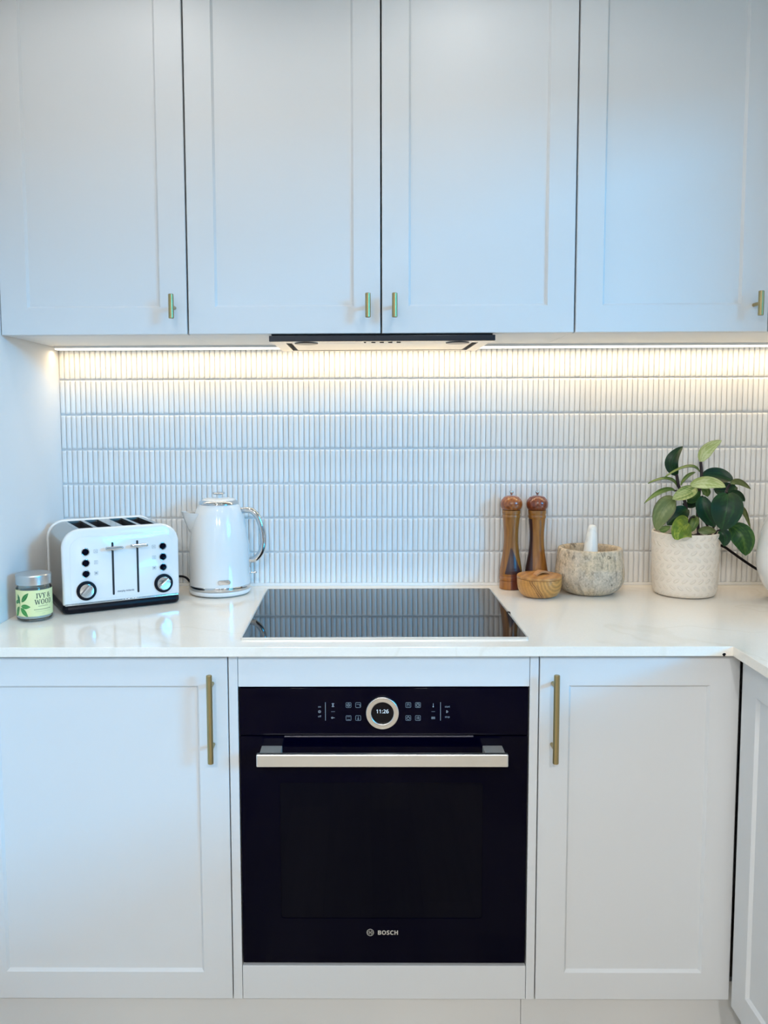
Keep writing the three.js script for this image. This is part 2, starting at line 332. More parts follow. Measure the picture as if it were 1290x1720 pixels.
// ------------------------------------------------------------------ induction hob
{
  const g = thing('induction_hob', 'black glass induction hob with a thin metal edge', 'hob', [0.0176, BT, 0.3169], 0.0041);
  const hw = 0.2998, hd = 0.2529;
  part(g, 'glass_top', rbox(-hw + 0.003, 0.0008, -hd + 0.002, hw - 0.003, 0.0042, hd - 0.003, 0.0008), phy({ color: lin(0.004, 0.005, 0.007), roughness: 0.03, ior: 1.52 }), 'black mirror-like glass');
  const fr = rrect(-hw, -hd, hw, hd, 0.002); fr.holes.push(new THREE.Path(rrect(-hw + 0.003, -hd + 0.003, hw - 0.003, hd - 0.002, 0.001).getPoints(4)));
  const e = extrude(fr, 0.0048, 0.0004, 1, 4); e.rotateX(-Math.PI / 2); part(g, 'metal_edge', e, M.steel, 'thin brushed metal edge');
  part(g, 'marking', merge([box(-0.046, 0.0042, 0.2400, -0.026, 0.0043, 0.2412), box(-0.020, 0.0042, 0.2400, 0.034, 0.0043, 0.2412)]), std({ color: lin(0.35, 0.36, 0.37), roughness: 0.5 }));
  const clip = part(g, 'edge_clip', rbox(hw - 0.004, 0.0, -0.004, hw + 0.003, 0.0062, 0.004, 0.001), M.blackPlastic);
  clip.position.z = 0.03;
}
const font = await new FontLoader().loadAsync('fonts/droid/droid_sans_bold.typeface.json');

// ------------------------------------------------------------------ oven
{
  const OX = 0.0161, g = thing('oven', 'black built-in glass-fronted oven with steel bar handle', 'oven', [OX, 0, ZO]);
  const hw = 0.2968, yT = 0.8077, yS = 0.7075, yB = 0.2135;
  // body behind the fascia, open at the front
  const en = std({ color: lin(0.02, 0.02, 0.024), roughness: 0.45 });
  part(g, 'body', merge([box(-0.28, yB + 0.006, -0.55, 0.28, 0.25, -0.03), box(-0.28, 0.68, -0.55, 0.28, 0.80, -0.03), box(-0.28, 0.25, -0.55, -0.235, 0.68, -0.03), box(0.235, 0.25, -0.55, 0.28, 0.68, -0.03), box(-0.235, 0.25, -0.55, 0.235, 0.68, -0.50)]), en, 'dark enamel cavity');
  const rackM = std({ color: lin(0.5, 0.48, 0.45), metalness: 1, roughness: 0.35 });
  { const bars = [rod([-0.225, 0.415, -0.06], [0.225, 0.415, -0.06], 0.003, 8), rod([-0.225, 0.415, -0.46], [0.225, 0.415, -0.46], 0.003, 8)]; for (let i = 0; i < 22; i++) bars.push(rod([-0.22 + i * 0.02095, 0.418, -0.06], [-0.22 + i * 0.02095, 0.418, -0.46], 0.0014, 6)); part(g, 'rack', merge(bars), rackM, 'wire oven rack seen faintly through the glass'); }
  // control panel with printed symbols
  const pw = hw * 2, ph = yT - yS;
  const print = canvasTex(2048, 344, (c, w, h) => {
    c.fillStyle = '#010112'; c.fillRect(0, 0, w, h);
    const X = (m) => (m - OX + hw) / pw * w, Y = (m) => (yT - m) / ph * h, S = w / pw;
    c.strokeStyle = c.fillStyle = '#b9c6cc'; c.lineWidth = 3;
    const sq = (x, y) => { c.strokeStyle = '#7f8d96'; c.lineWidth = 3; const r = 0.0052 * S; c.beginPath(); c.roundRect ? c.roundRect(X(x) - r, Y(y) - r, 2 * r, 2 * r, r * 0.3) : c.rect(X(x) - r, Y(y) - r, 2 * r, 2 * r); c.stroke(); };
    const ln = (x0, y0, x1, y1) => { c.beginPath(); c.moveTo(x0, y0); c.lineTo(x1, y1); c.stroke(); };
    const ring = (x, y, r) => { c.beginPath(); c.arc(x, y, r, 0, Math.PI * 2); c.stroke(); };
    for (const x of [-0.1037, 0.1332]) { c.strokeStyle = '#8d9aa2'; c.lineWidth = 4; ln(X(x), Y(0.778), X(x), Y(0.7392)); }
    const icons = [[-0.0561, 0.772, 0], [-0.0362, 0.772, 1], [-0.0561, 0.7446, 2], [-0.0362, 0.7446, 3], [0.0669, 0.772, 4], [0.0868, 0.772, 5], [0.0669, 0.7446, 6], [0.0868, 0.7446, 7]];
    for (const [x, y, k] of icons) {
      sq(x, y); const a = X(x), b = Y(y), r = 0.0034 * S; c.lineWidth = 3; c.strokeStyle = '#8b99a1';
      if (k === 0) { ring(a, b, r * 0.9); ln(a, b, a, b - r); ln(a, b, a + r * 0.8, b + r * 0.6); ln(a, b, a - r * 0.8, b + r * 0.6); }
      if (k === 1) { ln(a - r, b - r * 0.4, a + r, b - r * 0.4); ln(a + r, b - r * 0.4, a + r, b + r); }
      if (k === 2) { ln(a - r, b - r * 0.8, a + r, b - r * 0.8); ln(a - r, b + r * 0.9, a + r, b + r * 0.9); }
      if (k === 3) { ln(a, b - r, a, b + r * 0.5); ring(a, b + r * 0.7, r * 0.35); }
      if (k === 4) { ln(a - r * 0.6, b - r, a - r * 0.6, b + r); ln(a, b - r, a, b); ln(a + r * 0.6, b - r, a + r * 0.6, b + r); }
      if (k === 5) { ring(a, b, r); ln(a, b, a, b - r * 0.7); ln(a, b, a + r * 0.6, b); }
      if (k === 6) { ring(a, b + r * 0.1, r * 0.9); ln(a, b - r, a, b - r * 0.1); }
      if (k === 7) { for (const q of [-0.6, 0, 0.6]) { ln(a - r * 0.8, b + q * r, a - r * 0.1, b + q * r); ln(a + r * 0.2, b + q * r - 5, a + r * 0.8, b + q * r + 5); } }
    }
    c.fillStyle = '#aeb9bf'; c.textAlign = 'center'; c.textBaseline = 'middle'; c.font = `${Math.round(0.0052 * S)}px sans-serif`;
    c.fillText('on', X(-0.1158), Y(0.7686)); c.fillText('off', X(-0.1158), Y(0.7482)); c.fillText('start', X(0.1472), Y(0.7684)); c.fillText('stop', X(0.1472), Y(0.747));
    c.strokeStyle = '#aeb9bf'; c.lineWidth = 3; ring(X(-0.1158), Y(0.7581), 0.0024 * S); ln(X(-0.1158), Y(0.7595), X(-0.1158), Y(0.757));
    ln(X(0.1455), Y(0.7605), X(0.1455), Y(0.7553)); ln(X(0.1455), Y(0.7605), X(0.149), Y(0.7579)); ln(X(0.1455), Y(0.7553), X(0.149), Y(0.7579));
    // hourglass, key, thermometer, grill marks
    { const a = X(-0.0881), b = Y(0.772), r = 0.0034 * S; ln(a - r * 0.7, b - r, a + r * 0.7, b - r); ln(a - r * 0.7, b + r, a + r * 0.7, b + r); ln(a - r * 0.6, b - r, a + r * 0.6, b + r); ln(a + r * 0.6, b - r, a - r * 0.6, b + r); }
    { const a = X(-0.0881), b = Y(0.7452), r = 0.003 * S; ring(a - r * 0.6, b, r * 0.5); ln(a, b, a + r * 1.2, b); }
    { const a = X(0.1182), b = Y(0.772), r = 0.0036 * S; ln(a, b - r, a, b + r); ring(a, b + r, r * 0.25); }
    for (const yy of [0.7465, 0.7448, 0.7430]) for (let i = -2; i <= 2; i++) { c.beginPath(); c.arc(X(0.1183 + i * 0.0016), Y(yy), 2.2, 0, 7); c.fill(); }
    c.lineWidth = 2; ln(X(-0.092), Y(0.7581), X(-0.084), Y(0.7581)); ln(X(0.1145), Y(0.758), X(0.122), Y(0.758));
  });
  const pg = rbox(-hw, yS + 0.0008, -0.028, hw, yT, 0.0, 0.0012, 2);
  { const p = pg.attributes.position, uv = pg.attributes.uv; for (let i = 0; i < p.count; i++) uv.setXY(i, (p.getX(i) + hw) / pw, 1 - (yT - p.getY(i)) / ph); }
  const panelMat = phy({ map: print, roughness: 0.05, specularIntensity: 0.14 });
  part(g, 'control_panel', pg, panelMat, 'black control panel with small white symbols');
  // dial with clock face
  const DX = 0.0135 - OX, DY = 0.7572;
  const ringG = lathe([[0.0232, 0], [0.0232, 0.0075], [0.0232, 0.0075], [0.0245, 0.0088], [0.0325, 0.0088], [0.0335, 0.0078], [0.0335, 0.0078], [0.0335, 0]], 64); ringG.rotateX(Math.PI / 2); ringG.translate(DX, DY, 0);
  const dial = part(g, 'dial', ringG, std({ color: lin(0.72, 0.71, 0.68), metalness: 1, roughness: 0.28 }), 'round steel control ring');
  const face = canvasTex(512, 512, (c, w, h) => { c.fillStyle = '#04040a'; c.fillRect(0, 0, w, h); c.fillStyle = '#d8e6ee'; c.font = '118px sans-serif'; c.textAlign = 'center'; c.textBaseline = 'middle'; c.fillText('11:26', w / 2, h * 0.45); });
  const fg = new THREE.CircleGeometry(0.0233, 48); fg.translate(DX, DY, 0.003);
  part(dial, 'display', fg, phy({ map: face, emissiveMap: face, emissive: 0xffffff, emissiveIntensity: 0.5, roughness: 0.1, specularIntensity: 0.4 }), 'round display reading 11:26');
  // door
  const door = extrude((() => { const s = rrect(-hw, yB, hw, yS - 0.0012, 0.0015); s.holes.push(new THREE.Path(rrect(-0.2155, 0.312, 0.2055, 0.6065, 0.006).getPoints(6))); return s; })(), 0.006, 0.0008, 2, 6);
  door.translate(0, 0, -0.006);
  const dm = part(g, 'door', door, M.blackGloss, 'black glass oven door');
  part(dm, 'window_pane', box(-0.2155, 0.312, -0.004, 0.2055, 0.6065, -0.0015), phy({ color: lin(0.004, 0.0045, 0.014), transmission: 0.6, thickness: 0, roughness: 0.02, specularIntensity: 0.16, ior: 1.45 }), 'dark tinted oven window');
  part(dm, 'door_edge', merge([box(-hw, yB, -0.026, hw, yB + 0.03, -0.0062), box(-hw, yS - 0.035, -0.026, hw, yS - 0.0012, -0.0062), box(-hw, yB + 0.03, -0.026, -hw + 0.03, yS - 0.035, -0.0062), box(hw - 0.03, yB + 0.03, -0.026, hw, yS - 0.035, -0.0062)]), std({ color: lin(0.012, 0.012, 0.015), roughness: 0.4 }));
  part(dm, 'vent_rail', rbox(-0.205, yS - 0.0035, -0.004, 0.185, yS - 0.0006, 0.0006, 0.0005), std({ color: lin(0.18, 0.17, 0.2), metalness: 1, roughness: 0.35 }), 'thin metal vent rail');
  const hd = part(dm, 'handle', rbox(-0.2403 - OX + 0.0, 0.6642, 0.046, 0.2636 - OX, 0.6905, 0.058, 0.0025, 3), M.steel, 'wide brushed steel bar handle');
  for (const [a, b] of [[-0.2360, -0.1935], [0.2200, 0.2605]]) part(hd, 'bracket', rbox(a - OX, 0.670, -0.0005, b - OX, 0.6860, 0.050, 0.0015), std({ color: lin(0.7, 0.69, 0.65), metalness: 0.85, roughness: 0.55 }));
  part(g, 'bottom_seal', box(-hw + 0.004, yB - 0.0055, -0.03, hw - 0.004, yB - 0.0005, -0.008), std({ color: lin(0.10, 0.10, 0.09), roughness: 0.6 }));
  // brand lettering and emblem printed on the glass
  const logoM = std({ color: lin(0.62, 0.60, 0.55), roughness: 0.35, metalness: 0.4 });
  const tg = new TextGeometry('BOSCH', { font, size: 0.0092, depth: 0.0003, curveSegments: 4 }); tg.computeBoundingBox(); tg.scale(1.06, 1, 1); tg.translate(0.0025 - OX, 0.2760, 0.0001);
  part(dm, 'lettering', tg, logoM, 'silver maker lettering on the door');
  const ex = -0.0125 - OX, ey = 0.2807;
  part(dm, 'emblem', merge([new THREE.TorusGeometry(0.0072, 0.0005, 6, 32), new THREE.TorusGeometry(0.0052, 0.00045, 6, 28, 1.6).rotateZ(-0.8), new THREE.TorusGeometry(0.0052, 0.00045, 6, 28, 1.6).rotateZ(Math.PI - 0.8), box(-0.0023, -0.0048, -0.0003, -0.0014, 0.0048, 0.0003), box(0.0014, -0.0048, -0.0003, 0.0023, 0.0048, 0.0003), box(-0.002, -0.0006, -0.0003, 0.002, 0.0006, 0.0003)].map((q) => { const r = q.index ? q.toNonIndexed() : q; r.translate(ex, ey, 0.0002); return r; })), logoM, 'round ring emblem');
}

// ------------------------------------------------------------------ toaster
{
  const g = thing('toaster', 'white four-slot toaster with metal sides and black base, by the left wall', 'toaster', [-0.6635, BT, 0.1842], 29.48 * Math.PI / 180);
  const hw = 0.1405, D = 0.115, Y0 = 0.022, Y1 = 0.203;
  const brushed = std({ color: lin(0.50, 0.49, 0.46), metalness: 1, roughness: 0.24 });
  const outline = (i, top = 0) => rrect(-hw + i, Y0 + i * 0.2, hw - i, Y1 - i - top, [0.004, 0.004, 0.046 - i, 0.046 - i]);
  // metal wrap: two side walls with rounded shoulders and a flat roof plate with four slot openings
  const slots = [[-0.0745, 0.034], [-0.0310, 0.034], [0.0310, 0.034], [0.0745, 0.034]];
  const flatX = hw - 0.046, sz0 = -0.088, sz1 = 0.072;
  const sideShape = (sgn) => { // side wall and shoulder outside the flat roof
    const s = new THREE.Shape(), R = 0.042, cx = sgn * (hw - 0.046), cy = Y1 - 0.046; const n = 16, o = [], q = [];
    o.push([sgn * (hw - 0.004), Y0]); for (let i = 0; i <= n; i++) { const a = i / n * Math.PI / 2; o.push([cx + sgn * Math.cos(a) * R, cy + Math.sin(a) * R]); }
    for (let i = n; i >= 0; i--) { const a = i / n * Math.PI / 2; q.push([cx + sgn * Math.cos(a) * (R - 0.005), cy + Math.sin(a) * (R - 0.005)]); } q.push([sgn * (hw - 0.009), Y0]);
    const pts = [...o, ...q].map(([x, y]) => new THREE.Vector2(x, y)); if (sgn < 0) pts.reverse(); s.setFromPoints(pts); return s;
  };
  const yr = Y1 - 0.004;
  const wallsG = [-1, 1].map((sg) => toCreasedNormals(extrude(sideShape(sg), 2 * D - 0.03, 0, 1, 4).translate(0, 0, -D + 0.015), 0.6));
  const roofShape = rrect(-flatX, -(D - 0.015), flatX, D - 0.015, 0);
  for (const [sx, sw] of slots) roofShape.holes.push(new THREE.Path(rrect(sx - sw / 2, -sz1, sx + sw / 2, -sz0, 0.004).getPoints(4)));
  const roofG = extrude(roofShape, 0.005, 0, 1, 4); roofG.rotateX(-Math.PI / 2); roofG.translate(0, yr - 0.005, 0);
  part(g, 'wrap', merge([...wallsG.map((q) => metric(q)), metric(roofG)]), brushed, 'brushed steel sides and top');
  const dkm = std({ color: lin(0.02, 0.022, 0.026), roughness: 0.5 });
  for (const [sx, sw] of slots) {
    const a = sx - sw / 2, b = sx + sw / 2, yb = 0.06, t = 0.001;
    part(g, 'slot', merge([box(a - t, yb, sz0 - t, b + t, yb + t, sz1 + t), box(a - t, yb, sz0 - t, a, yr - 0.0045, sz1 + t), box(b, yb, sz0 - t, b + t, yr - 0.0045, sz1 + t), box(a, yb, sz0 - t, b, yr - 0.0045, sz0), box(a, yb, sz1, b, yr - 0.0045, sz1 + t), ...[0.3, 0.5, 0.7].map((k) => box(a + 0.004, yr - 0.03, sz0 + (sz1 - sz0) * k, b - 0.004, yr - 0.028, sz0 + (sz1 - sz0) * k + 0.002))]), dkm, 'dark bread slot');
  }
  const fs = extrude(outline(0), 0.020, 0.009, 5, 20); fs.translate(0, 0, D - 0.020); const front = part(g, 'front_panel', toCreasedNormals(fs, 0.5), M.whiteGloss, 'glossy white front');
  const bs = extrude(outline(0), 0.020, 0.009, 5, 20); bs.translate(0, 0, -D); part(g, 'rear_panel', toCreasedNormals(bs, 0.5), M.whiteGloss, 'glossy white back');
  // raised inner field of the front
  const fld = extrude(rrect(-hw + 0.018, Y0 + 0.010, hw - 0.018, Y1 - 0.020, [0.004, 0.004, 0.030, 0.030]), 0.0016, 0.0005, 2, 16); fld.translate(0, 0, D - 0.0008); part(front, 'raised_field', toCreasedNormals(fld, 0.5), M.whiteGloss);
  // base
  const bsG = extrude(rrect(-hw - 0.001, -D - 0.001, hw + 0.001, D + 0.001, 0.018), 0.021, 0.0085, 4, 10); bsG.rotateX(-Math.PI / 2); bsG.translate(0, 0.001, 0);
  part(g, 'base', toCreasedNormals(bsG, 0.6), M.blackPlastic, 'black plastic base');
  part(g, 'trim_strip', rbox(-hw + 0.004, Y0 - 0.001, -D + 0.004, hw - 0.004, Y0 + 0.0035, D + 0.0008, 0.0014), M.chrome, 'thin chrome strip above the base');
  const zf = D + 0.0012;
  const px = 0.004;
  for (const [x, y0, y1, ly] of [[-0.0235, 0.038, 0.1665, 0.155], [0.0360, 0.038, 0.1665, 0.157]]) {
    const sl = extrude(rrect(x - 0.0024, y0, x + 0.0024, y1, 0.0024), 0.0012, 0, 1, 8); sl.translate(0, 0, zf - 0.0008); part(g, 'lever_slot', sl, M.dark, 'black lever track');
    const lv = part(g, 'lever', merge([rbox(x - 0.021, ly - 0.0045, zf + 0.013, x + 0.021, ly + 0.0035, zf + 0.024, 0.0035, 3), rbox(x - 0.004, ly - 0.007, zf - 0.001, x + 0.004, ly + 0.002, zf + 0.014, 0.0015)]), M.chrome, 'chrome push-down lever');
  }
  const disc = (r, t, b = 0.0008, s = 28) => lathe([[0, t], [r - b, t], [r, t - b], [r, 0]], s).rotateX(Math.PI / 2);
  for (const sx of [-0.0872, 0.0985]) {
    for (const y of [0.1475, 0.121, 0.095]) {
      const b = part(g, 'button', disc(0.0072, 0.004), M.blackGloss, 'small black button'); b.position.set(sx, y, zf);
      part(b, 'button_rim', lathe([[0.0074, 0], [0.0074, 0.0022], [0.0096, 0.0022], [0.0098, 0.0]], 28).rotateX(Math.PI / 2), M.chrome, 'chrome rim');
    }
    const d = part(g, 'dial', lathe([[0.0165, 0.004], [0.0225, 0.004], [0.0232, 0.003], [0.0232, 0]], 40).rotateX(Math.PI / 2), M.blackPlastic, 'browning dial with black ring'); d.position.set(sx, 0.0548, zf);
    const k = part(d, 'knob', merge([disc(0.0168, 0.007, 0.001, 36).toNonIndexed(), (() => { const q = new RoundedBoxGeometry(0.0115, 0.031, 0.013, 3, 0.0025).toNonIndexed(); q.rotateZ(-0.75); q.translate(0, 0, 0.0095); return q; })()].map((q) => { q.deleteAttribute('uv'); return q; })), M.chrome, 'chrome knob');
    k.rotation.z = sx > 0 ? -0.1 : 0;
  }
  // printed symbols beside the buttons and lettering
  const pm = std({ color: lin(0.30, 0.34, 0.36), roughness: 0.5 }), tm = std({ color: lin(0.10, 0.12, 0.16), roughness: 0.5 });
  for (const sx of [-0.0632, 0.0765]) [0.1475, 0.121, 0.095].forEach((y, i) => {
    const s = 0.0042, w = 0.0005, z0 = zf - 0.0004, z1 = zf + 0.0001, bars = [box(sx - s, y - s, z0, sx + s, y - s + w, z1), box(sx - s, y + s - w, z0, sx + s, y + s, z1), box(sx - s, y - s, z0, sx - s + w, y + s, z1), box(sx + s - w, y - s, z0, sx + s, y + s, z1)];
    if (i === 0) for (const r of [0.78, -0.78]) { const q = new THREE.BoxGeometry(0.0062, 0.0005, 0.0004); q.rotateZ(r); q.translate(sx, y, zf - 0.0001); bars.push(q); }
    if (i === 1) for (const r of [-0.001, 0.001]) bars.push(box(sx + r - 0.0003, y - 0.003, z0, sx + r + 0.0003, y + 0.003, z1));
    if (i === 2) bars.push(box(sx - 0.0022, y - 0.0022, z0, sx + 0.0022, y + 0.0022, z1));
    part(front, 'symbol', merge(bars.map((q) => { const r = q.index ? q.toNonIndexed() : q; r.deleteAttribute('uv'); return r; })), pm);
  });
  const tg = new TextGeometry('morphy richards', { font, size: 0.0044, depth: 0.0002, curveSegments: 2 }); tg.computeBoundingBox(); tg.translate(-0.0145, 0.0435, zf - 0.0003); const bw = tg.boundingBox.max.x - tg.boundingBox.min.x; tg.translate(0.0145, 0, 0); tg.scale(0.040 / bw, 1, 1); tg.translate(-0.0145, 0, 0);
  part(front, 'lettering', tg, tm, 'dark maker lettering');
}

// ------------------------------------------------------------------ kettle
{
  const g = thing('kettle', 'white electric jug kettle with chrome handle beside the toaster', 'kettle', [-0.4050, BT, 0.090]);
  part(g, 'base', lathe([[0, 0.001], [0.070, 0.001], [0.0785, 0.003], [0.0815, 0.007], [0.0815, 0.0125], [0.080, 0.0145], [0, 0.0145]], 72), M.whiteGloss, 'white power base');
  part(g, 'chrome_band', lathe([[0.0775, 0.0145], [0.0808, 0.0152], [0.0810, 0.0245], [0.0795, 0.0262], [0.0775, 0.0265]], 72), M.chrome, 'chrome band');
  const prof = spl([[0.0793, 0.0262], [0.0797, 0.06], [0.0796, 0.10], [0.0785, 0.125], [0.0757, 0.1515], [0.0715, 0.178], [0.0665, 0.2], [0.0615, 0.217], [0.0555, 0.230], [0.0505, 0.2375]], 40);
  const body = part(g, 'body', lathe(prof, 96), M.whiteGloss, 'glossy white body');
  part(g, 'rim_ring', lathe([[0.049, 0.2365], [0.0520, 0.2372], [0.0522, 0.2385], [0.0505, 0.2440], [0.0450, 0.2475], [0.0430, 0.2478]], 64), M.chrome, 'chrome ring round the lid');
  const lid = part(g, 'lid', lathe([...spl([[0.0440, 0.2475], [0.041, 0.2500], [0.032, 0.2525], [0.018, 0.2540], [0.0, 0.2545]], 16)], 56), M.whiteGloss, 'white lid');
  part(lid, 'knob_stem', lathe([[0.0075, 0.251], [0.006, 0.257], [0.0075, 0.263]], 24), M.whiteGloss);
  part(lid, 'knob', lathe([[0, 0.262], [0.014, 0.2625], [0.0172, 0.2645], [0.0172, 0.2660], [0.015, 0.2680], [0, 0.2688]], 40), M.chrome, 'chrome lid knob');
  // spout: V-shaped beak leaving the upper left side
  {
    const rows = 9, cols = 13, pos = [], idx = [];
    for (let j = 0; j < rows; j++) {
      const t = j / (rows - 1), y = 0.160 + t * 0.059, reach = 0.0745 + (0.100 - 0.0745) * Math.pow(t, 0.75) * 1.0, rb = 0.0742 - 0.0135 * t, half = 0.12 + 0.50 * t;
      for (let i = 0; i < cols; i++) { const s = i / (cols - 1) * 2 - 1, a = s * half, sh = Math.pow(1 - Math.abs(s), 1.15), r = rb - 0.002 + (reach - rb) * sh; pos.push(-r * Math.cos(a), y - 0.004 * (1 - sh) * t + 0.000 * sh, r * Math.sin(a)); }
    }
    for (let j = 0; j < rows - 1; j++) for (let i = 0; i < cols - 1; i++) { const a = j * cols + i; idx.push(a, a + 1, a + cols + 1, a, a + cols + 1, a + cols); }
    const sg = new THREE.BufferGeometry(); sg.setAttribute('position', new THREE.Float32BufferAttribute(pos, 3)); sg.setIndex(idx); sg.computeVertexNormals();
    sg.rotateY(0.22);
    part(g, 'spout', sg, phy({ color: lin(0.80, 0.81, 0.80), roughness: 0.12, side: THREE.DoubleSide }), 'white pouring spout');
    const mouth = new THREE.Shape(); mouth.moveTo(-0.096, 0); mouth.quadraticCurveTo(-0.080, 0.016, -0.060, 0.026); mouth.lineTo(-0.060, -0.026); mouth.quadraticCurveTo(-0.080, -0.016, -0.096, 0);
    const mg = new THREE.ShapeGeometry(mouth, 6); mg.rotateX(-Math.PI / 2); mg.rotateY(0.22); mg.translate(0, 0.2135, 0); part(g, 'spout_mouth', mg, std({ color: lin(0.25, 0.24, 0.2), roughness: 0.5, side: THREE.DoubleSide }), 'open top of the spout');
  }
  const hp = [[0.058, 0.2190, 0], [0.070, 0.2205, 0.002], [0.0849, 0.2195, 0.003], [0.1006, 0.2066, 0.004], [0.1124, 0.1771, 0.005], [0.1165, 0.1499, 0.005], [0.1141, 0.1179, 0.005], [0.1028, 0.0981, 0.004], [0.090, 0.0893, 0.003], [0.074, 0.0870, 0.002]];
  const hg = tube(hp, 0.0082, 64, 16); part(g, 'handle', hg, M.chrome, 'curved chrome handle');
  part(g, 'switch', merge([rbox(0.076, 0.0525, -0.006, 0.0985, 0.0562, 0.006, 0.0015), rbox(0.077, 0.050, -0.007, 0.0825, 0.085, 0.007, 0.002)]), M.chrome, 'chrome on switch');
  const bd = extrude(rrect(-0.0165, -0.0062, 0.0165, 0.0062, 0.0062), 0.006, 0.0012, 2, 10); const bp = part(g, 'badge', bd, M.chrome, 'oval chrome badge');
  { const a = 0.30; bp.position.set(Math.sin(a) * 0.0772, 0.0415, Math.cos(a) * 0.0772); bp.rotation.y = a; }
  part(g, 'power_cord', tube([[-0.06, 0.008, -0.045], [-0.085, 0.012, -0.055], [-0.105, 0.030, -0.058], [-0.130, 0.032, -0.062], [-0.165, 0.03, -0.068]], 0.0032, 32, 8), M.blackPlastic, 'black power cord');
}

// ------------------------------------------------------------------ candle jar
{
  const g = thing('candle_jar', 'small glass candle jar with silver lid and leafy pale label', 'candle', [-0.787, BT, 0.379], 22 * Math.PI / 180);
  const R = 0.0395;
  part(g, 'glass', lathe([[0, 0.001], [0.034, 0.001], [0.0385, 0.0035], [R, 0.008], [R, 0.072], [0.0385, 0.077], [0.0362, 0.080], [0.0362, 0.092], [0.0345, 0.092], [0.0345, 0.079], [0.0372, 0.073], [0.0372, 0.009], [0.034, 0.006], [0, 0.006]], 56), phy({ color: lin(0.86, 0.93, 0.92), transmission: 1, roughness: 0.02, ior: 1.5, thickness: 0.002 }), 'clear glass');
  part(g, 'wax', lathe([[0, 0.0065], [0.0335, 0.0066], [0.0366, 0.010], [0.0366, 0.062], [0.0366, 0.062], [0, 0.0605]], 48), std({ color: lin(0.80, 0.80, 0.76), roughness: 0.55 }), 'white wax');
  const lid = part(g, 'lid', lathe([[0.0385, 0.084], [0.0400, 0.0845], [0.0400, 0.1035], [0.0388, 0.1065], [0.037, 0.1075], [0.0355, 0.1068], [0, 0.1066]], 56), std({ color: lin(0.60, 0.61, 0.61), metalness: 1, roughness: 0.3 }), 'brushed silver screw lid');
  // paper label wrapped on the front
  const half = 100 * Math.PI / 180;
  const lab = canvasTex(1400, 480, (c, w, h) => {
    c.fillStyle = '#e0e2a8'; c.fillRect(0, 0, w, h);
    const X = (deg) => (deg + 100) / 200 * w, leaf = (x, y, len, wd, rot, col) => { c.save(); c.translate(x, y); c.rotate(rot); c.fillStyle = col; c.beginPath(); c.moveTo(0, 0); c.quadraticCurveTo(len * 0.4, -wd, len, 0); c.quadraticCurveTo(len * 0.4, wd, 0, 0); c.fill(); c.strokeStyle = '#8fbd84'; c.lineWidth = 4; c.beginPath(); c.moveTo(0, 0); c.lineTo(len * 0.9, 0); c.stroke(); c.restore(); };
    c.strokeStyle = '#3f7a45'; c.lineWidth = 9; c.beginPath(); c.moveTo(X(-62), 440); c.quadraticCurveTo(X(-45), 330, X(-52), 120); c.stroke();
leaf(X(-44), 215, 250, 92, -0.75, '#2f7a3a'); leaf(X(-52), 250, 190, 82, -1.9, '#2c6a44'); leaf(X(-46), 290, 235, 84, 0.05, '#3c8a40'); leaf(X(-48), 320, 250, 96, 0.72, '#3a8c3f'); leaf(X(-54), 300, 190, 80, 2.3, '#3d7f45'); leaf(X(-54), 200, 160, 70, 2.9, '#3d7f45'); leaf(X(-56), 400, 170, 74, 2.6, '#4b9048');
    c.fillStyle = '#35413a'; c.textAlign = 'center'; c.textBaseline = 'middle'; c.font = 'bold 128px serif'; c.fillText('IVY &', X(31), 105); c.fillText('WOOD', X(31), 218);
    c.fillStyle = '#6d775f'; for (let i = 0; i < 9; i++) c.fillRect(X(12) + i * 26, 290 + (i % 3), 17, 11);
    c.fillStyle = '#5c6755'; for (let i = 0; i < 14; i++) c.fillRect(X(-2) + i * 30, 350 + (i % 2), 21, 12);
    c.fillStyle = '#9aa287'; for (let i = 0; i < 16; i++) c.fillRect(X(2) + i * 23, 392, 15, 6); for (let i = 0; i < 3; i++) c.fillRect(X(24) + i * 24, 432, 15, 6);
  });
  const lg = new THREE.CylinderGeometry(R + 0.0004, R + 0.0004, 0.060, 56, 1, true, -half, 2 * half); lg.translate(0, 0.0435, 0);
  part(g, 'label', lg, std({ map: lab, roughness: 0.6, side: THREE.DoubleSide }), 'pale green paper label with printed leaves');
}

